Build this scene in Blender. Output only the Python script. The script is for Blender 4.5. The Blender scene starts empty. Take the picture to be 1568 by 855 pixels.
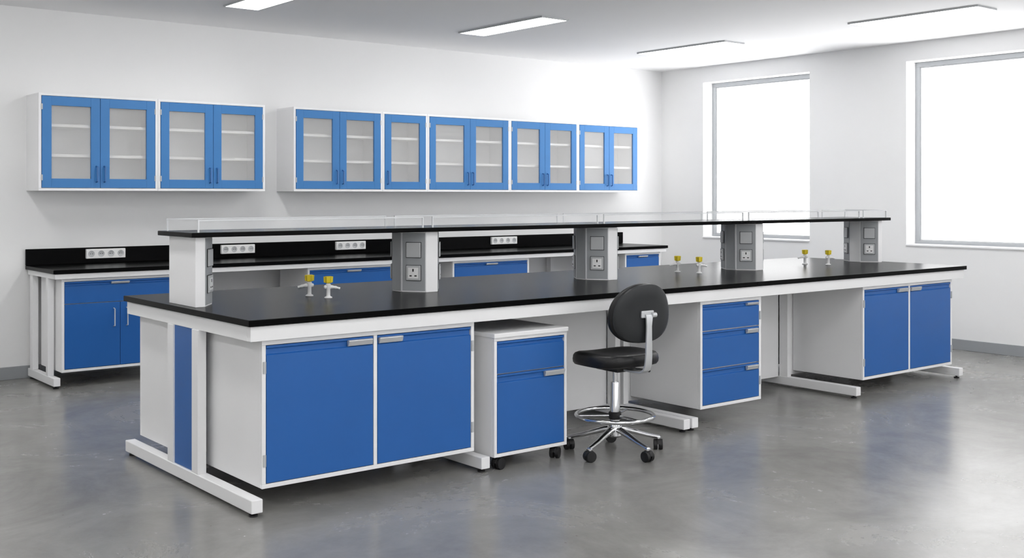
import bpy, bmesh, math
from mathutils import Matrix, Vector
scene = bpy.context.scene
try:
    scene.view_settings.view_transform = 'Standard'
except Exception: pass

# ---------------------------------------------------------------- materials
def lin(c):
    return tuple(((v/255)/12.92 if v/255 <= 0.04045 else (((v/255)+0.055)/1.055)**2.4) for v in c)
def M(name, rgb, rough=0.5, metal=0.0, var=0.04, scale=6.0, bump=0.0, bscale=200, coat=0.0, spec=0.5):
    m = bpy.data.materials.new(name); m.use_nodes = True
    nt = m.node_tree; b = nt.nodes['Principled BSDF']
    c = lin(rgb)
    tc = nt.nodes.new('ShaderNodeTexCoord')
    n = nt.nodes.new('ShaderNodeTexNoise'); n.inputs['Scale'].default_value = scale; n.inputs['Detail'].default_value = 4
    nt.links.new(tc.outputs['Object'], n.inputs['Vector'])
    r = nt.nodes.new('ShaderNodeValToRGB')
    r.color_ramp.elements[0].position = 0.3; r.color_ramp.elements[1].position = 0.7
    r.color_ramp.elements[0].color = tuple(v*(1-var) for v in c)+(1,)
    r.color_ramp.elements[1].color = tuple(min(1, v*(1+var)) for v in c)+(1,)
    nt.links.new(n.outputs['Fac'], r.inputs['Fac']); nt.links.new(r.outputs['Color'], b.inputs['Base Color'])
    b.inputs['Roughness'].default_value = rough; b.inputs['Metallic'].default_value = metal
    b.inputs['Specular IOR Level'].default_value = spec
    b.inputs['Coat Weight'].default_value = coat
    if bump > 0:
        n2 = nt.nodes.new('ShaderNodeTexNoise'); n2.inputs['Scale'].default_value = bscale
        nt.links.new(tc.outputs['Object'], n2.inputs['Vector'])
        bp = nt.nodes.new('ShaderNodeBump'); bp.inputs['Strength'].default_value = bump; bp.inputs['Distance'].default_value = 0.002
        nt.links.new(n2.outputs['Fac'], bp.inputs['Height']); nt.links.new(bp.outputs['Normal'], b.inputs['Normal'])
    return m
WALL = M('wall_paint', (239,239,239), 0.85, var=0.01, scale=1.5, spec=0.2)
CEIL = M('ceiling_paint', (243,243,244), 0.9, var=0.01, scale=1.0, spec=0.2)
WHITE = M('white_powder_coat', (244,244,245), 0.38, var=0.008, scale=3, spec=0.4)
BLUE = M('blue_laminate', (38,99,173), 0.36, var=0.03, scale=3, spec=0.4)
BLUE2 = M('blue_wall_door', (60,126,190), 0.42, var=0.03, scale=3, spec=0.4)
BLUE3 = M('blue_handle', (50,108,172), 0.35, var=0.03, scale=3, spec=0.5)
BLACK = M('black_epoxy_resin', (10,10,11), 0.25, var=0.15, scale=12, spec=0.045)
GREY = M('grey_plastic', (160,163,166), 0.45, var=0.02)
LGREY = M('light_grey_plate', (190,192,194), 0.4, var=0.02)
DARK = M('dark_rubber', (20,20,22), 0.55, var=0.1)
LEATH = M('black_vinyl', (18,18,20), 0.38, var=0.12, bump=0.25, bscale=260, spec=0.4)
SHELL = M('black_shell_plastic', (40,42,44), 0.42, var=0.06, spec=0.35)
CHROME = M('chrome', (215,216,218), 0.13, metal=1.0, var=0.02)
SILVER = M('brushed_aluminium', (205,207,209), 0.35, metal=0.45, var=0.03)
YEL = M('yellow_plastic', (236,212,52), 0.35, var=0.04)
BASEB = M('baseboard_vinyl', (150,153,156), 0.6, var=0.03)
WFR = M('window_aluminium', (166,169,172), 0.4, metal=0.2, var=0.02)
PLATE = M('white_outlet_plastic', (240,240,240), 0.3, var=0.01)
RAIL = M('rail_aluminium', (214,216,218), 0.35, metal=0.2, var=0.01)
HOLE = M('socket_hole', (40,42,44), 0.6, var=0.1)

def floor_mat():
    m = bpy.data.materials.new('polished_concrete'); m.use_nodes = True
    nt = m.node_tree; b = nt.nodes['Principled BSDF']; L = nt.links.new
    tc = nt.nodes.new('ShaderNodeTexCoord')
    def noise(s, d=6, r=0.6, dist=0.0):
        n = nt.nodes.new('ShaderNodeTexNoise'); n.inputs['Scale'].default_value = s
        n.inputs['Detail'].default_value = d; n.inputs['Roughness'].default_value = r; n.inputs['Distortion'].default_value = dist
        L(tc.outputs['Object'], n.inputs['Vector']); return n
    n1 = noise(1.1, 10, 0.68, 0.8); n2 = noise(5, 10, 0.75, 0.4); n3 = noise(26, 2)
    r1 = nt.nodes.new('ShaderNodeValToRGB')
    r1.color_ramp.elements[0].position = 0.3; r1.color_ramp.elements[0].color = lin((122,121,118))+(1,)
    r1.color_ramp.elements[1].position = 0.7; r1.color_ramp.elements[1].color = lin((151,150,147))+(1,)
    L(n1.outputs['Fac'], r1.inputs['Fac'])
    r2 = nt.nodes.new('ShaderNodeValToRGB')
    r2.color_ramp.elements[0].position = 0.32; r2.color_ramp.elements[0].color = (0.74,0.735,0.725,1)
    r2.color_ramp.elements[1].position = 0.62; r2.color_ramp.elements[1].color = (1,1,1,1)
    L(n2.outputs['Fac'], r2.inputs['Fac'])
    mx = nt.nodes.new('ShaderNodeMix'); mx.data_type = 'RGBA'; mx.blend_type = 'MULTIPLY'; mx.inputs[0].default_value = 0.5
    L(r1.outputs['Color'], mx.inputs[6]); L(r2.outputs['Color'], mx.inputs[7])
    r3 = nt.nodes.new('ShaderNodeValToRGB')
    r3.color_ramp.elements[0].position = 0.22; r3.color_ramp.elements[0].color = (0.55,0.49,0.43,1)
    r3.color_ramp.elements[1].position = 0.27; r3.color_ramp.elements[1].color = (1,1,1,1)
    L(n3.outputs['Fac'], r3.inputs['Fac'])
    mx2 = nt.nodes.new('ShaderNodeMix'); mx2.data_type = 'RGBA'; mx2.blend_type = 'MULTIPLY'; mx2.inputs[0].default_value = 0.8
    L(mx.outputs[2], mx2.inputs[6]); L(r3.outputs['Color'], mx2.inputs[7])
    L(mx2.outputs[2], b.inputs['Base Color'])
    mr = nt.nodes.new('ShaderNodeMapRange'); mr.inputs[1].default_value = 0.35; mr.inputs[2].default_value = 0.65
    mr.inputs[3].default_value = 0.19; mr.inputs[4].default_value = 0.30
    L(n1.outputs['Fac'], mr.inputs[0]); L(mr.outputs[0], b.inputs['Roughness'])
    b.inputs['Specular IOR Level'].default_value = 0.5
    return m
FLOOR = floor_mat()

def emis(name, col, s):
    m = bpy.data.materials.new(name); m.use_nodes = True; nt = m.node_tree
    nt.nodes.remove(nt.nodes['Principled BSDF'])
    e = nt.nodes.new('ShaderNodeEmission'); e.inputs[0].default_value = col+(1,); e.inputs[1].default_value = s
    nt.links.new(e.outputs[0], nt.nodes['Material Output'].inputs[0]); return m
LAMP = emis('led_panel', (1.0,0.995,0.985), 15.5)

def glassmix(name, rgb, fac, rough):
    m = bpy.data.materials.new(name); m.use_nodes = True; nt = m.node_tree
    b = nt.nodes['Principled BSDF']; b.inputs['Base Color'].default_value = lin(rgb)+(1,); b.inputs['Roughness'].default_value = rough
    t = nt.nodes.new('ShaderNodeBsdfTransparent'); x = nt.nodes.new('ShaderNodeMixShader'); x.inputs[0].default_value = fac
    nt.links.new(t.outputs[0], x.inputs[1]); nt.links.new(b.outputs[0], x.inputs[2])
    nt.links.new(x.outputs[0], nt.nodes['Material Output'].inputs[0]); return m
FROST = glassmix('frosted_glass', (246,245,242), 0.2, 0.25)
CLEAR = glassmix('window_glass', (240,242,244), 0.04, 0.02)
ACRY = glassmix('clear_acrylic', (235,238,240), 0.10, 0.05)

# ---------------------------------------------------------------- builders
def link(o, parent=None):
    scene.collection.objects.link(o)
    if parent is not None: o.parent = parent
    return o
def empty(name, loc, rz=0.0):
    e = bpy.data.objects.new(name, None); e.empty_display_size = 0.1
    e.location = loc; e.rotation_euler = (0,0,rz); return link(e)
def smooth(me, ang=40):
    for p in me.polygons: p.use_smooth = True
    try: me.set_sharp_from_angle(angle=math.radians(ang))
    except Exception: pass
def meshobj(name, bm, mat, parent=None, sm=False, bev=0.0):
    me = bpy.data.meshes.new(name)
    bmesh.ops.recalc_face_normals(bm, faces=bm.faces)
    bm.to_mesh(me); bm.free()
    if isinstance(mat, (list,tuple)):
        for k in mat: me.materials.append(k)
    else: me.materials.append(mat)
    if sm: smooth(me)
    o = bpy.data.objects.new(name, me); link(o, parent)
    if bev > 0:
        md = o.modifiers.new('bevel','BEVEL'); md.width = bev; md.segments = 2; md.limit_method='ANGLE'
        md.harden_normals = False
    return o
def addbox(bm, x0,x1,y0,y1,z0,z1):
    v = [bm.verts.new(p) for p in ((x0,y0,z0),(x1,y0,z0),(x1,y1,z0),(x0,y1,z0),(x0,y0,z1),(x1,y0,z1),(x1,y1,z1),(x0,y1,z1))]
    for f in ((0,3,2,1),(4,5,6,7),(0,1,5,4),(1,2,6,5),(2,3,7,6),(3,0,4,7)):
        bm.faces.new([v[i] for i in f])
def box(parent, name, x0,x1,y0,y1,z0,z1, mat, bev=0.002):
    cx,cy,cz = (x0+x1)/2,(y0+y1)/2,(z0+z1)/2
    bm = bmesh.new(); addbox(bm, x0-cx,x1-cx,y0-cy,y1-cy,z0-cz,z1-cz)
    o = meshobj(name, bm, mat, parent, bev=bev); o.location = (cx,cy,cz); return o
def boxes(parent, name, lst, mat, bev=0.002):
    bm = bmesh.new()
    for b in lst: addbox(bm, *b)
    return meshobj(name, bm, mat, parent, bev=bev)
def prism(parent, name, poly, z0, z1, mat, bev=0.002):
    bm = bmesh.new()
    lo = [bm.verts.new((x,y,z0)) for x,y in poly]; hi = [bm.verts.new((x,y,z1)) for x,y in poly]
    bm.faces.new(lo[::-1]); bm.faces.new(hi)
    n = len(poly)
    for i in range(n): bm.faces.new((lo[i],lo[(i+1)%n],hi[(i+1)%n],hi[i]))
    return meshobj(name, bm, mat, parent, bev=bev)
def xprism(parent, name, poly, x0, x1, mat, bev=0.0015):   # poly in (y,z) extruded along x
    bm = bmesh.new()
    a = [bm.verts.new((x0,y,z)) for y,z in poly]; b = [bm.verts.new((x1,y,z)) for y,z in poly]
    bm.faces.new(a); bm.faces.new(b[::-1]); n = len(poly)
    for i in range(n): bm.faces.new((a[i],b[i],b[(i+1)%n],a[(i+1)%n]))
    return meshobj(name, bm, mat, parent, bev=bev)
def lathe(parent, name, prof, mat, seg=28, loc=(0,0,0), rot=(0,0,0)):  # prof (r,z)
    bm = bmesh.new(); rings = []
    for r,z in prof:
        rings.append([bm.verts.new((r*math.cos(2*math.pi*i/seg), r*math.sin(2*math.pi*i/seg), z)) for i in range(seg)])
    for a,b in zip(rings, rings[1:]):
        for i in range(seg): bm.faces.new((a[i],a[(i+1)%seg],b[(i+1)%seg],b[i]))
    bm.faces.new(rings[0][::-1]); bm.faces.new(rings[-1])
    o = meshobj(name, bm, mat, parent, sm=True); o.location = loc; o.rotation_euler = rot; return o
def tube(parent, name, pts, radii, mat, seg=14, flat=1.0, closed=False):
    pts = [Vector(p) for p in pts]; n = len(pts)
    if not isinstance(radii,(list,tuple)): radii = [radii]*n
    bm = bmesh.new(); rings = []
    prev = None
    for i,p in enumerate(pts):
        if closed: t = (pts[(i+1)%n]-pts[i-1]).normalized()
        else: t = (pts[min(i+1,n-1)]-pts[max(i-1,0)]).normalized()
        if prev is None:
            up = Vector((0,0,1)) if abs(t.z)<0.9 else Vector((1,0,0))
            s = t.cross(up).normalized()
        else:
            s = (prev - t*prev.dot(t)).normalized()
        prev = s; u = s.cross(t).normalized(); r = radii[i]
        rings.append([bm.verts.new(p + s*(r*math.cos(2*math.pi*k/seg)) + u*(r*flat*math.sin(2*math.pi*k/seg))) for k in range(seg)])
    m = n if closed else n-1
    for i in range(m):
        a,b = rings[i], rings[(i+1)%n]
        for k in range(seg): bm.faces.new((a[k],a[(k+1)%seg],b[(k+1)%seg],b[k]))
    if not closed: bm.faces.new(rings[0][::-1]); bm.faces.new(rings[-1])
    return meshobj(name, bm, mat, parent, sm=True)

# ---------------------------------------------------------------- room
XR, YB, ZC = 9.8, 9.265, 2.95
XL, YF = -2.6, -3.2
T = 0.25
def room():
    bm = bmesh.new(); addbox(bm, XL,XR,YF,YB,-0.1,0); meshobj('floor', bm, FLOOR)
    bm = bmesh.new(); addbox(bm, XL,XR,YF,YB,ZC,ZC+0.1); meshobj('ceiling', bm, CEIL)
    bm = bmesh.new(); addbox(bm, XL,XR+T,YB,YB+0.2,-0.1,ZC+0.1); meshobj('wall_back', bm, WALL)
    bm = bmesh.new(); addbox(bm, XL-0.2,XL,YF,YB+0.2,-0.1,ZC+0.1); meshobj('wall_left', bm, WALL)
    wz0, wz1 = 0.96, 2.766
    wins = [(-1.6,-0.12),(4.516,5.994),(7.125,8.603)]
    fill_wins = [(-2.2,-0.5),(0.1,1.8),(2.4,4.1),(4.7,6.4),(7.0,8.7)]  # unseen front-wall openings, added to let in fill light
    bm = bmesh.new()
    addbox(bm, XR,XR+T,YF,YB,-0.1,wz0); addbox(bm, XR,XR+T,YF,YB,wz1,ZC+0.1)
    ys = [YF]+[v for w in wins for v in w]+[YB]
    for i in range(0,len(ys),2): addbox(bm, XR,XR+T,ys[i],ys[i+1],wz0,wz1)
    meshobj('wall_right', bm, WALL)
    bm = bmesh.new()
    addbox(bm, XL-0.2,XR+T,YF-T,YF,-0.1,wz0); addbox(bm, XL-0.2,XR+T,YF-T,YF,wz1,ZC+0.1)
    xs = [XL-0.2]+[v for w in fill_wins for v in w]+[XR+T]
    for i in range(0,len(xs),2): addbox(bm, xs[i],xs[i+1],YF-T,YF,wz0,wz1)
    meshobj('wall_front', bm, WALL)
    alls = [(XR+0.16,a,0.0,b-a) for a,b in wins] + [(b,YF-0.16,math.pi*0.5,b-a) for a,b in fill_wins]
    for i,(X,Y,rz,w) in enumerate(alls):
        if i < len(wins): e = empty('window_%d'%(i+1), (X,Y,wz0))
        else: e = empty('window_%d'%(i+1), (X,Y,wz0), -math.pi/2);  # added fill window, out of view behind the camera
        h, f = wz1-wz0, 0.045
        if i >= len(wins): e.location = (X-w, Y, wz0)
        boxes(e,'frame',[(0,0.05,0,w,0,f),(0,0.05,0,w,h-f,h),(0,0.05,0,f,f,h-f),(0,0.05,w-f,w,f,h-f)], WFR, 0.003)
        boxes(e,'inner_bead',[(0.012,0.04,f,w-f,f,f+0.014),(0.012,0.04,f,w-f,h-f-0.014,h-f),(0.012,0.04,f,f+0.014,f+0.014,h-f-0.014),(0.012,0.04,w-f-0.014,w-f,f+0.014,h-f-0.014)], LGREY, 0.0)
        box(e,'glass',0.024,0.03,f+0.01,w-f-0.01,f+0.01,h-f-0.01,CLEAR,0)
        if i < len(wins): box(e,'sill',-0.175,0.0,0.0,w,0.0,0.018,WHITE,0.004)
    for nm,b in (('baseboard_back',(XL,XR-0.015,YB-0.015,YB,0,0.1)),('baseboard_right',(XR-0.015,XR,YF,YB,0,0.1)),
                 ('baseboard_left',(XL,XL+0.015,YF,YB-0.015,0,0.1)),('baseboard_front',(XL+0.015,XR-0.015,YF,YF+0.015,0,0.1))):
        bm = bmesh.new(); addbox(bm,*b); meshobj(nm,bm,BASEB,bev=0.003)
    k = 0
    for y in (7.58,5.03,2.48,-0.07):
        for x in (-0.73,1.55,3.83,6.11,8.42):
            e = empty('ceiling_light' if k==0 else 'ceiling_light.%03d'%k, (x,y,ZC)); k += 1
            hw, hl = 0.15, 0.59
            box(e,'diffuser',-hw+0.012,hw-0.012,-hl+0.012,hl-0.012,-0.012,-0.002,LAMP,0)
            boxes(e,'trim',[(-hw,hw,-hl,-hl+0.012,-0.014,0),(-hw,hw,hl-0.012,hl,-0.014,0),(-hw,-hw+0.012,-hl+0.012,hl-0.012,-0.014,0),(hw-0.012,hw,-hl+0.012,hl-0.012,-0.014,0)],LGREY,0)
room()

# ---------------------------------------------------------------- cabinets
def front(parent, name, x0,x1,z0,z1, hx=None, hw=0.13, mat=None):
    """inset blue front with finger groove along its top"""
    mat = mat or BLUE
    g = 0.045 if z1-z0 > 0.2 else 0.034
    poly = [(0.02,z0),(0.0,z0),(0.0,z1-g),(0.011,z1-g+0.006),(0.011,z1-0.016),(0.0,z1-0.011),(0.0,z1),(0.02,z1)]
    xprism(parent, name, poly, x0, x1, mat)
    if hx is not None:
        hp = [(0.010,z1-0.008),(-0.012,z1-0.010),(-0.014,z1-0.014),(-0.007,z1-g+0.008),(0.006,z1-g+0.004)]
        xprism(parent, name+'_pull', hp, hx-hw/2, hx+hw/2, SILVER)
def carcass(e, w, d, z0, z1, verts=(), horiz=(), t=0.02):
    """body and face frame; verts: x of dividers, horiz: (x0,x1,z)"""
    box(e,'body',0,w,0.021,d,z0,z1,WHITE,0.002)
    L = [(0,w,0,0.02,z0,z0+t),(0,w,0,0.02,z1-t,z1),(0,t,0,0.02,z0+t,z1-t),(w-t,w,0,0.02,z0+t,z1-t)]
    for x in verts: L.append((x-t/2,x+t/2,0,0.02,z0+t,z1-t))
    boxes(e,'face_frame',L,WHITE,0.0015)
names = {}
def uniq(n):
    k = names.get(n,0); names[n] = k+1
    return n if k==0 else '%s.%03d'%(n,k)
def hinges(e, xs, z0, z1):
    L = []
    for x in xs:
        for z in (z0+0.1, z1-0.15): L.append((x-0.007,x+0.007,-0.006,0.0,z,z+0.055))
    boxes(e,'hinges',L,LGREY,0.001)
def two_door(loc, w, rz=0.0, d=0.616, z0=0.108, z1=0.785):
    e = empty(uniq('base_cabinet'), loc, rz); t = 0.02; g = 0.003
    carcass(e,w,d,z0,z1,verts=(w/2,))
    front(e,'door_1', t+g,w/2-t/2-g,z0+t+g,z1-t-g,hx=w/2-t/2-0.078,hw=0.135)
    front(e,'door_2', w/2+t/2+g,w-t-g,z0+t+g,z1-t-g,hx=w/2+t/2+0.078,hw=0.135)
    hinges(e,(0.012,w-0.012),z0,z1); return e
def three_drawer(loc, w, rz=0.0, d=0.616, z0=0.108, z1=0.785):
    e = empty(uniq('drawer_cabinet'), loc, rz); t = 0.02; g=0.003
    carcass(e,w,d,z0,z1)
    a = z1-t-g
    cuts = [a, a-0.165, a-0.165-0.24, z0+t]
    for i in range(3):
        front(e,'drawer_%d'%(i+1),t+g,w-t-g,cuts[i+1]+g,cuts[i]-(0.006 if i else 0),hx=w-t-0.075,hw=0.11)
    hinges(e,(w-0.012,),z0,z1)
    return e
def drawer_door(loc, w, d=0.66, z0=0.115, z1=0.82):
    e = empty(uniq('wall_bench_cabinet'), loc); t=0.02; g=0.003
    carcass(e,w,d,z0,z1)
    zs = z1-t-0.17
    front(e,'drawer',t+g,w-t-g,zs+g,z1-t-g,hx=w/2,hw=0.14)
    for i,(a,b) in enumerate(((t+g,w/2-g/2),(w/2+g/2,w-t-g))):
        box(e,'door_%d'%(i+1),a,b,0,0.02,z0+t+g,zs-g,BLUE,0.002)
    for i,x in enumerate((w/2-0.05,w/2+0.05)):
        tube(e,'handle_%d'%(i+1),[(x,0,zs-0.05),(x,-0.024,zs-0.055),(x,-0.024,zs-0.185),(x,0,zs-0.19)],0.005,SILVER,8)
    return e
def caster(parent, name, x, y, ztop, r=0.028, a=0.4):
    m = Matrix.Translation((x,y,0)) @ Matrix.Rotation(a,4,'Z')
    bm = bmesh.new()
    for s in (-1,1):
        mm = m @ Matrix.Translation((0,s*r*0.5,r)) @ Matrix.Rotation(math.pi/2,4,'X')
        bmesh.ops.create_cone(bm, cap_ends=True, segments=24, radius1=r, radius2=r, depth=r*0.68, matrix=mm)
    seg = 12; w = r*0.95
    pa = [(1.12*r*math.cos(t), 1.12*r*math.sin(t)) for t in [math.pi*(0.05+0.9*i/seg) for i in range(seg+1)]]
    lo=[];hi=[]
    for s,L in ((-1,lo),(1,hi)):
        for px,pz in pa: L.append(bm.verts.new(m @ Vector((px*0.98, s*w*0.28, r+pz))))
    for i in range(seg): bm.faces.new((lo[i],lo[i+1],hi[i+1],hi[i]))
    bm.faces.new(lo); bm.faces.new(hi[::-1])
    o = meshobj(name, bm, DARK, parent, sm=True, bev=0.002)
    lathe(parent, name+'_stem', [(0.011,r*1.7),(0.011,ztop-0.004),(0.02,ztop-0.004),(0.02,ztop)] if ztop>r*1.7+0.006 else [(0.01,r*1.5),(0.01,ztop)], CHROME, 12, (x,y,0))
    return o

def pedestal(loc, w=0.51, d=0.5, rz=0.0):
    e = empty(uniq('mobile_pedestal_cabinet'), loc, rz); z0,z1,t,g = 0.070,0.70,0.018,0.003
    box(e,'body',0,w,0.021,d,z0,z1,WHITE)
    boxes(e,'face_frame',[(0,w,0,0.02,z0,z0+t),(0,w,0,0.02,z1-t,z1),(0,t,0,0.02,z0+t,z1-t),(w-t,w,0,0.02,z0+t,z1-t)],WHITE,0.0015)
    box(e,'top',-0.008,w+0.004,-0.012,d,z1,z1+0.024,WHITE,0.003)
    zs = z1-t-0.175
    front(e,'drawer',t+g,w-t-g,zs+g,z1-t-g)
    front(e,'door',t+g,w-t-g,z0+t+g,zs-g,hx=w-t-0.075,hw=0.14)
    for i,(x,y) in enumerate(((0.05,0.03),(w-0.06,0.03),(0.05,d-0.05),(w-0.06,d-0.05))):
        caster(e,'caster_%d'%(i+1),x,y,z0,0.031,0.2+0.35*i)
    return e

# ---------------------------------------------------------------- island bench
def island():
    e = empty('lab_island_bench',(2.19,4.59,0)); ox,oy = 2.19,4.59
    def B(n,x0,x1,y0,y1,z0,z1,m,b=0.002): return box(e,n,x0-ox,x1-ox,y0-oy,y1-oy,z0,z1,m,b)
    B('countertop',2.19,8.38,4.59,6.18,0.860,0.89,BLACK,0.003)
    B('apron_front',2.205,8.365,4.606,4.64,0.79,0.858,WHITE)
    B('apron_back',2.205,8.365,6.13,6.164,0.79,0.858,WHITE)
    B('apron_left',2.205,2.24,4.641,6.129,0.79,0.858,WHITE)
    B('apron_right',8.33,8.365,4.641,6.129,0.79,0.858,WHITE)
    fr = [(2.2,2.25),(3.495,3.545),(5.045,5.095),(5.12,5.17),(6.85,6.90),(8.25,8.30)]
    for i,(a,b) in enumerate(fr):
        k=i+1
        B('foot_%d'%k,a-0.003,b+0.003,4.58,6.17,0.02,0.082,WHITE,0.004)
        for j,y in enumerate((4.62,6.13)):
            lathe(e,'leveller_%d_%d'%(k,j),[(0.02,0.0),(0.02,0.008),(0.008,0.011),(0.008,0.022)],DARK,16,((a+b)/2-ox,y-oy,0))
        B('upright_front_%d'%k,a,b-0.005,5.18,5.255,0.082,0.79,WHITE)
        B('upright_back_%d'%k,a,b-0.005,5.49,5.565,0.082,0.79,WHITE)
        if 0<i<5: B('cross_beam_%d'%k,a,b,4.641,6.129,0.795,0.855,WHITE)
    B('end_panel_blue',2.208,2.232,5.256,5.489,0.083,0.79,BLUE)
    B('end_panel_blue_far',8.262,8.286,5.256,5.489,0.083,0.79,BLUE)
    for i,(a,b) in enumerate(((3.546,5.044),(5.171,6.849),(6.901,8.249))):
        B('service_panel_%d'%(i+1),a,b,5.262,5.28,0.075,0.79,WHITE)
island()
two_door((2.278,4.642,0),1.212)
pedestal((3.572,4.575,0),0.51)
three_drawer((5.262,4.642,0),0.597)
two_door((7.02,4.642,0),1.225)
two_door((3.49,6.128,0),1.225,math.pi)
three_drawer((5.86,6.128,0),0.60,math.pi)
two_door((8.245,6.128,0),1.225,math.pi)
pedestal((6.75,6.17,0),0.51,0.5,math.pi)

# ---------------------------------------------------------------- reagent shelf
def outlet(parent, name, x, y, z, rz, kind):
    s = 0.043
    q = boxes(parent,name+'_plate',[(-s,s,-0.009,0.0,-s,s)],LGREY,0.002); q.location=(x,y,z); q.rotation_euler=(0,0,rz)
    if kind == 'socket':
        L=[(-0.004,0.004,-0.0115,-0.0095,0.008,0.024),(-0.022,-0.008,-0.0115,-0.0095,-0.02,-0.013),(0.008,0.022,-0.0115,-0.0095,-0.02,-0.013)]
        q = boxes(parent,name+'_holes',L,HOLE,0); q.location=(x,y,z); q.rotation_euler=(0,0,rz)
        L=[(-0.031,0.031,-0.0105,-0.0091,-0.031,0.031)]
        q = boxes(parent,name+'_face',L,PLATE,0); q.location=(x,y,z); q.rotation_euler=(0,0,rz)
    q = boxes(parent,name+'_gasket',[(-s-0.003,s+0.003,-0.002,0.0,-s-0.003,s+0.003)],HOLE,0); q.location=(x,y,z); q.rotation_euler=(0,0,rz)
def shelf():
    e = empty('reagent_shelf',(0,0,0.89)); Z0=0.0; Z1=0.35; cy=5.46
    box(e,'shelf_board',2.20,8.35,5.25,5.70,0.352,0.376,BLACK,0.003)
    def gp(x,y,rz,i,w=0.13,k=0):
        q = box(e,'panel_%d_%d'%(i,k),-w/2,w/2,-0.006,0,0.008,Z1-0.006,GREY,0.002)
        q.location=(x,y,(Z1+0.002)/2); q.rotation_euler=(0,0,rz)
        nx,ny = math.sin(rz),-math.cos(rz)
        outlet(e,'outlet_%d_%d'%(i,k),x+nx*0.005,y+ny*0.005,0.112,rz,'socket')
        outlet(e,'blank_%d_%d'%(i,k),x+nx*0.005,y+ny*0.005,0.245,rz,'blank')
    th = math.radians(53.13)
    for i,px in enumerate((3.67,5.13,6.66)):
        poly=[(-.13,-.05),(-.04,-.17),(.04,-.17),(.13,-.05),(.13,.05),(.04,.17),(-.04,.17),(-.13,.05)]
        prism(e,'post_%d'%(i+2),[(px+a,cy+b) for a,b in poly],0,Z1,WHITE)
        for k,(sx,sy) in enumerate(((-1,-1),(1,-1),(-1,1),(1,1))):
            rz = (th if sy<0 else math.pi-th)*sx
            gp(px+sx*0.085,cy+sy*0.11,rz,i+2,0.14,k)
        box(e,'side_panel_%d'%(i+2),px-0.134,px-0.129,cy-0.044,cy+0.044,0.006,Z1-0.006,GREY,0.001)
        box(e,'side_panel_r_%d'%(i+2),px+0.129,px+0.134,cy-0.044,cy+0.044,0.006,Z1-0.006,GREY,0.001)
    for i,(x0,s) in enumerate(((2.235,1),(8.28,-1))):
        poly=[(x0,cy-.17),(x0+s*.05,cy-.17),(x0+s*.14,cy-.05),(x0+s*.14,cy+.05),(x0+s*.05,cy+.17),(x0,cy+.17)]
        if s<0: poly=poly[::-1]
        n = 1 if i==0 else 5
        prism(e,'post_%d'%n,poly,0,Z1,WHITE)
        for k,sy in enumerate((-1,1)):
            rz=(th if sy<0 else math.pi-th)*s
            gp(x0+s*0.095,cy+sy*0.11,rz,n,0.14,k)
    L=[]
    zt=0.44; b=0.376
    for y in (5.275,5.675):
        for a,c in ((2.24,3.60),(3.66,4.98),(5.03,6.45),(6.51,7.93),(7.98,8.32)):
            L += [(a,c,y-0.004,y+0.004,zt-0.007,zt)]
            for x in (a,c-0.008): L.append((x,x+0.008,y-0.004,y+0.004,b,zt-0.007))
    for x in (2.24,8.312): L.append((x,x+0.008,5.279,5.671,zt-0.007,zt))
    boxes(e,'guard_rail',L,RAIL,0)
    G=[]
    for y in (5.275,5.675):
        for a,c in ((2.248,3.592),(3.668,4.972),(5.038,6.442),(6.518,7.922),(7.988,8.312)):
            G.append((a,c,y-0.0015,y+0.0015,b,zt-0.007))
    boxes(e,'acrylic_guard',G,ACRY,0)
shelf()

def gas_tap(x,y,rz):
    e = empty(uniq('gas_tap'),(x,y,0.891),rz)
    lathe(e,'flange',[(0.022,0),(0.022,0.005),(0.014,0.009),(0.011,0.012),(0.011,0.048),(0.014,0.052),(0.014,0.074),(0.010,0.078),(0.008,0.082)],PLATE,24)
    tube(e,'nozzle',[(0,0,0.060),(0.02,0,0.060),(0.032,0,0.058),(0.042,0,0.056),(0.050,0,0.054),(0.064,0,0.050)],[0.010,0.010,0.0075,0.009,0.006,0.007],PLATE,14)
    tube(e,'valve_end',[(0,0,0.060),(-0.02,0,0.060),(-0.024,0,0.060)],[0.010,0.010,0.006],PLATE,14)
    lathe(e,'knob',[(0.010,0.080),(0.018,0.084),(0.022,0.108),(0.022,0.116),(0.018,0.119)],YEL,24)
    bm = bmesh.new()
    for k in range(6):
        m = Matrix.Rotation(k*math.pi/3,4,'Z')@Matrix.Translation((0.021,0,0.101))
        bmesh.ops.create_cone(bm,cap_ends=True,segments=10,radius1=0.004,radius2=0.006,depth=0.032,matrix=m)
    meshobj('knob_lobes',bm,YEL,e,sm=True)
for x,y,r in ((2.987,5.50,2.7),(3.01,5.33,-0.3),(6.03,5.54,2.8),(6.05,5.35,-0.3),(7.53,5.52,2.8),(7.60,5.345,-0.3)):
    gas_tap(x,y,r)

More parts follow.
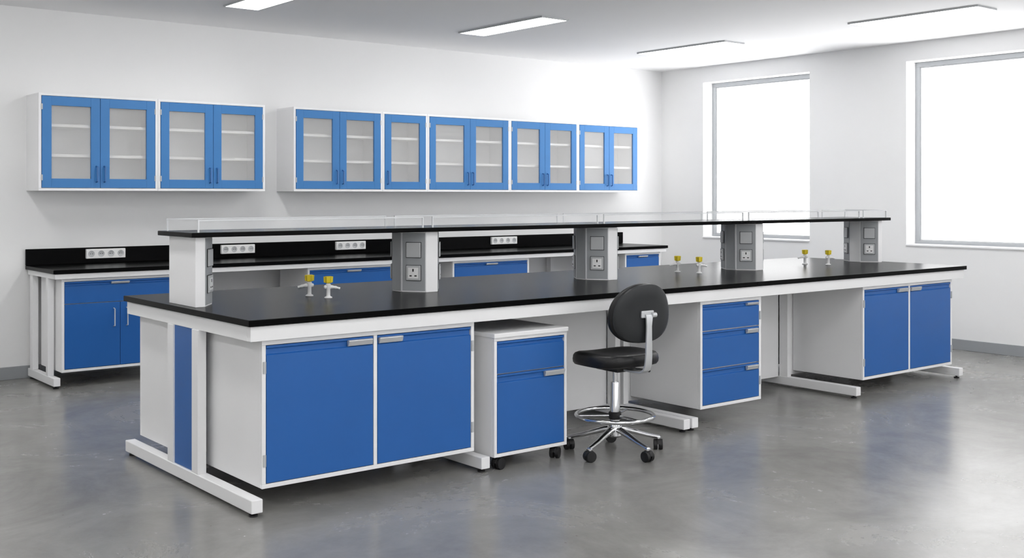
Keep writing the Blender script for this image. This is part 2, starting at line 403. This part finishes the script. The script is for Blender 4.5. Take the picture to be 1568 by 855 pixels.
# ---------------------------------------------------------------- wall bench
def wall_bench():
    ox,oy=2.5,8.52
    e = empty('wall_lab_bench',(ox,oy,0))
    def B(n,x0,x1,y0,y1,z0,z1,m,b=0.002): return box(e,n,x0-ox,x1-ox,y0-oy,y1-oy,z0,z1,m,b)
    B('countertop',2.5,9.12,8.52,9.26,0.865,0.895,BLACK,0.004)
    B('backsplash',2.5,9.12,9.235,9.262,0.896,1.025,BLACK,0.003)
    B('apron_front',2.515,9.105,8.535,8.57,0.825,0.863,WHITE)
    B('apron_left',2.515,2.55,8.571,9.24,0.825,0.863,WHITE)
    B('back_panel',2.56,9.1,9.222,9.234,0.15,0.863,WHITE)
    for i,a in enumerate((2.515,3.9,5.62,7.9,9.12-0.062)):
        B('foot_%d'%i,a,a+0.05,8.57,9.24,0.02,0.082,WHITE,0.004)
        B('upright_%d'%i,a+0.002,a+0.047,9.12,9.19,0.082,0.825,WHITE)
        B('front_strut_%d'%i,a+0.002,a+0.047,8.72,8.77,0.082,0.825,WHITE) if i==0 else None
        for j,y in enumerate((8.6,9.2)):
            lathe(e,'leveller_%d_%d'%(i,j),[(0.02,0.0),(0.02,0.008),(0.008,0.011),(0.008,0.022)],DARK,16,(a+0.025-ox,y-oy,0))
wall_bench()
for a,b in ((2.575,3.455),(4.64,5.57),(6.19,7.14),(8.5,9.05)):
    drawer_door((a,8.575,0),b-a,0.52,0.118,0.822)
for x0,x1 in ((2.96,3.28),(4.13,4.45),(5.286,5.61),(7.157,7.5),(8.34,8.62)):
    e = empty(uniq('power_outlet_strip'),(x0,9.234,0.935)); w=x1-x0
    box(e,'housing',0,w,-0.03,0,0,0.078,PLATE,0.004)
    n=4
    for k in range(n):
        cx = w*(k+0.5)/n
        lathe(e,'socket_%d'%k,[(0.026,0),(0.026,0.002),(0.021,0.002),(0.019,0.0005)],LGREY,20,(cx,-0.030,0.039),(math.pi/2,0,0))
        boxes(e,'pins_%d'%k,[(cx-0.011,cx-0.006,-0.0335,-0.0315,0.036,0.042),(cx+0.006,cx+0.011,-0.0335,-0.0315,0.036,0.042)],HOLE,0)

# ---------------------------------------------------------------- wall cabinets
def wall_cab(x0,x1,nd):
    z0,z1 = 1.49,2.25; w=x1-x0; d=0.335; yf=8.93; h=z1-z0
    e = empty(uniq('glass_wall_cabinet'),(x0,yf,z0)); t=0.018
    boxes(e,'carcass',[(0,w,0.022,d,0,t),(0,w,0.022,d,h-t,h),(0,t,0.022,d,t,h-t),(w-t,w,0.022,d,t,h-t),(t,w-t,d-0.01,d,t,h-t)],WHITE,0.001)
    fr=0.02
    boxes(e,'face_frame',[(0,w,0,0.021,0,fr),(0,w,0,0.021,h-fr,h),(0,fr,0,0.021,fr,h-fr),(w-fr,w,0,0.021,fr,h-fr)],WHITE,0.001)
    boxes(e,'shelves',[(t,w-t,0.04,d-0.01,z,z+0.022) for z in (h*0.35,h*0.66)],PLATE,0.001)
    g=0.003; a0=fr+g; a1=w-fr-g
    spans=[(a0,a1)] if nd==1 else [(a0,w/2-g/2),(w/2+g/2,a1)]
    for i,(a,b) in enumerate(spans):
        s=0.072; zb=fr+g; zt=h-fr-g
        boxes(e,'door_frame_%d'%(i+1),[(a,a+s,-0.004,0.018,zb,zt),(b-s,b,-0.004,0.018,zb,zt),(a+s,b-s,-0.004,0.018,zb,zb+s),(a+s,b-s,-0.004,0.018,zt-s,zt)],BLUE2,0.0012)
        box(e,'door_glass_%d'%(i+1),a+s,b-s,0.006,0.010,zb+s,zt-s,FROST,0)
        hx = (b-0.03) if (i==0 and nd==2) else (a+0.03)
        tube(e,'handle_%d'%(i+1),[(hx,-0.004,0.07),(hx,-0.026,0.075),(hx,-0.026,0.19),(hx,-0.004,0.195)],0.0065,BLUE3,8)
        hl = a if hx>(a+b)/2 else b
        boxes(e,'hinges_%d'%(i+1),[(hl-0.006,hl+0.006,-0.006,0.0,z,z+0.045) for z in (0.08,h-0.13)],LGREY,0.001)
for a,b,n in ((2.51,3.449,2),(3.451,4.412,2),(4.693,5.627,2),(5.629,6.144,1),(6.146,7.178,2),(7.18,8.13,2),(8.132,9.068,2)):
    wall_cab(a,b,n)

# ---------------------------------------------------------------- stool
def stool(x,y,rz):
    e = empty('lab_stool_chair',(x,y,0),rz)
    cam = math.radians(51.1)
    angs=[]
    for k in range(5):
        A = math.radians(18+72*k)
        r = Vector((math.sin(cam),-math.cos(cam))); f = Vector((math.cos(cam),math.sin(cam)))
        v = r*math.cos(A)+f*math.sin(A); angs.append(math.atan2(v.y,v.x)-rz)
    for k,a in enumerate(angs):
        c,s=math.cos(a),math.sin(a)
        pts=[(c*q,s*q,z) for q,z in ((0.02,0.135),(0.06,0.130),(0.12,0.112),(0.19,0.090),(0.25,0.076),(0.275,0.072))]
        tube(e,'leg_%d'%(k+1),pts,[0.025,0.023,0.020,0.017,0.015,0.012],CHROME,14,0.75)
        caster(e,'caster_%d'%(k+1),c*0.268,s*0.268,0.072,0.030,a+1.2+0.5*k)
    lathe(e,'hub',[(0.03,0.09),(0.042,0.1),(0.042,0.15),(0.034,0.165),(0.029,0.17),(0.029,0.27),(0.026,0.28),(0.026,0.395),(0.024,0.40)],CHROME,28)
    lathe(e,'gas_lift',[(0.014,0.38),(0.014,0.475)],CHROME,20)
    n=48; R=0.218
    tube(e,'foot_ring',[(R*math.cos(2*math.pi*i/n),R*math.sin(2*math.pi*i/n),0.212) for i in range(n)],0.0115,CHROME,12,closed=True)
    lathe(e,'ring_collar',[(0.03,0.19),(0.036,0.195),(0.036,0.228),(0.03,0.233)],DARK,24)
    for k in range(3):
        a=2*math.pi*k/3+0.5
        tube(e,'ring_spoke_%d'%k,[(0.03*math.cos(a),0.03*math.sin(a),0.211),(R*math.cos(a),R*math.sin(a),0.212)],0.007,CHROME,10)
    box(e,'mechanism',-0.07,0.07,-0.10,0.09,0.468,0.497,DARK,0.008)
    tube(e,'lever',[(0.04,-0.03,0.478),(0.12,-0.05,0.468),(0.18,-0.06,0.455),(0.205,-0.065,0.452)],[0.006,0.006,0.009,0.009],DARK,10)
    def sup(t,n=2.7):
        c,s=math.cos(t),math.sin(t)
        return (math.copysign(abs(c)**(2/n),c), math.copysign(abs(s)**(2/n),s))
    bm=bmesh.new(); N=56
    prof=[(0.0,0.497),(0.55,0.497),(0.84,0.499),(0.95,0.505),(0.99,0.518),(1.0,0.535),(0.985,0.552),(0.94,0.565),(0.85,0.572),(0.65,0.570),(0.35,0.562),(0.0,0.560)]
    rings=[]
    for r,z in prof:
        if r==0: rings.append([bm.verts.new((0,0.0,z))]); continue
        ring=[]
        for i in range(N):
            cx,cy=sup(2*math.pi*i/N)
            X=cx*0.222*r*(1-0.03*cy); Y=cy*0.222*r+0.0
            dz=0.0
            fr=max(0,cy*r); dz -= 0.020*fr**3
            bk=max(0,-cy*r); dz += 0.012*bk**3
            dz += 0.008*(cx*r)**2 if z>0.55 else 0
            ring.append(bm.verts.new((X,Y,z+dz)))
        rings.append(ring)
    def skin(bm,rings):
        for a,b in zip(rings,rings[1:]):
            if len(a)==1:
                for i in range(N): bm.faces.new((a[0],b[(i+1)%N],b[i]))
            elif len(b)==1:
                for i in range(N): bm.faces.new((a[i],a[(i+1)%N],b[0]))
            else:
                for i in range(N): bm.faces.new((a[i],a[(i+1)%N],b[(i+1)%N],b[i]))
    skin(bm,rings)
    meshobj('seat',bm,LEATH,e,sm=True)
    def pad(name,y0,thk,mat,sc):
        bm=bmesh.new(); rings=[]
        pr=[(0.0,-0.5),(0.6,-0.5),(0.9,-0.44),(0.98,-0.28),(1.0,0),(0.98,0.28),(0.9,0.42),(0.6,0.5),(0.0,0.54)]
        for r,k in pr:
            if r==0: pts=[(0,0)]
            else: pts=[(r*a,r*b) for a,b in (sup(2*math.pi*i/N,2.25) for i in range(N))]
            ring=[]
            for cx,cz in pts:
                X=cx*0.205*sc*(1-0.10*cz-0.02*cz*cz); Zz=0.808+cz*0.165*sc
                Y=y0+k*thk + 0.035*(cx**2) - 0.10*(Zz-0.75)*0.9
                ring.append(bm.verts.new((X,Y,Zz)))
            rings.append(ring)
        skin(bm,rings)
        meshobj(name,bm,mat,e,sm=True)
    pad('backrest_cushion',-0.215,0.045,LEATH,1.0)
    pad('backrest_shell',-0.248,0.03,SHELL,0.985)
    path=[(-0.06,0.482),(-0.16,0.480),(-0.235,0.484),(-0.262,0.50),(-0.275,0.53),(-0.28,0.58),(-0.281,0.66),(-0.282,0.74),(-0.284,0.785),(-0.28,0.80),(-0.262,0.805)]
    wid=[0.024]*5+[0.022,0.020,0.018,0.022,0.022,0.022]
    bm=bmesh.new(); rings=[]
    for i,(py,pz) in enumerate(path):
        a=Vector(path[max(i-1,0)]); b=Vector(path[min(i+1,len(path)-1)]); t=(b-a).normalized(); nn=Vector((-t.y,t.x))*0.006
        w=wid[i]
        rings.append([bm.verts.new(q) for q in ((-w,py+nn.x,pz+nn.y),(w,py+nn.x,pz+nn.y),(w,py-nn.x,pz-nn.y),(-w,py-nn.x,pz-nn.y))])
    for a,b in zip(rings,rings[1:]):
        for i in range(4): bm.faces.new((a[i],a[(i+1)%4],b[(i+1)%4],b[i]))
    bm.faces.new(rings[0][::-1]); bm.faces.new(rings[-1])
    meshobj('back_bracket',bm,SILVER,e,sm=True,bev=0.002)
    box(e,'bracket_plate',-0.045,0.045,-0.276,-0.262,0.785,0.825,SILVER,0.006)
    tube(e,'height_knob',[(0.022,-0.281,0.80),(0.05,-0.281,0.80)],[0.014,0.014],SILVER,16)
stool(4.365,4.485,-0.06)

# ---------------------------------------------------------------- world + camera
w = bpy.data.worlds.new('daylight'); scene.world = w; w.use_nodes = True
nt = w.node_tree; bg = nt.nodes['Background']; bg.inputs[0].default_value=(0.995,0.995,1.0,1)
tc = nt.nodes.new('ShaderNodeTexCoord'); sp = nt.nodes.new('ShaderNodeSeparateXYZ'); mr = nt.nodes.new('ShaderNodeMapRange')
nt.links.new(tc.outputs['Generated'], sp.inputs[0]); nt.links.new(sp.outputs['Z'], mr.inputs[0])
mr.inputs[1].default_value=-0.15; mr.inputs[2].default_value=0.1; mr.inputs[3].default_value=9.0; mr.inputs[4].default_value=3.2  # strength raised below the horizon as added upward fill for the ceiling
nt.links.new(mr.outputs[0], bg.inputs[1])

cd = bpy.data.cameras.new('camera'); cam = bpy.data.objects.new('camera', cd); scene.collection.objects.link(cam)
cam.location=(0,0,1.45); cam.rotation_euler=(math.radians(90),0,math.radians(-(90-51.1)))
cd.sensor_width=36; cd.lens=36*1691/1568; cd.shift_y=-(427.5-300)/1568; cd.clip_start=0.05
scene.camera=cam
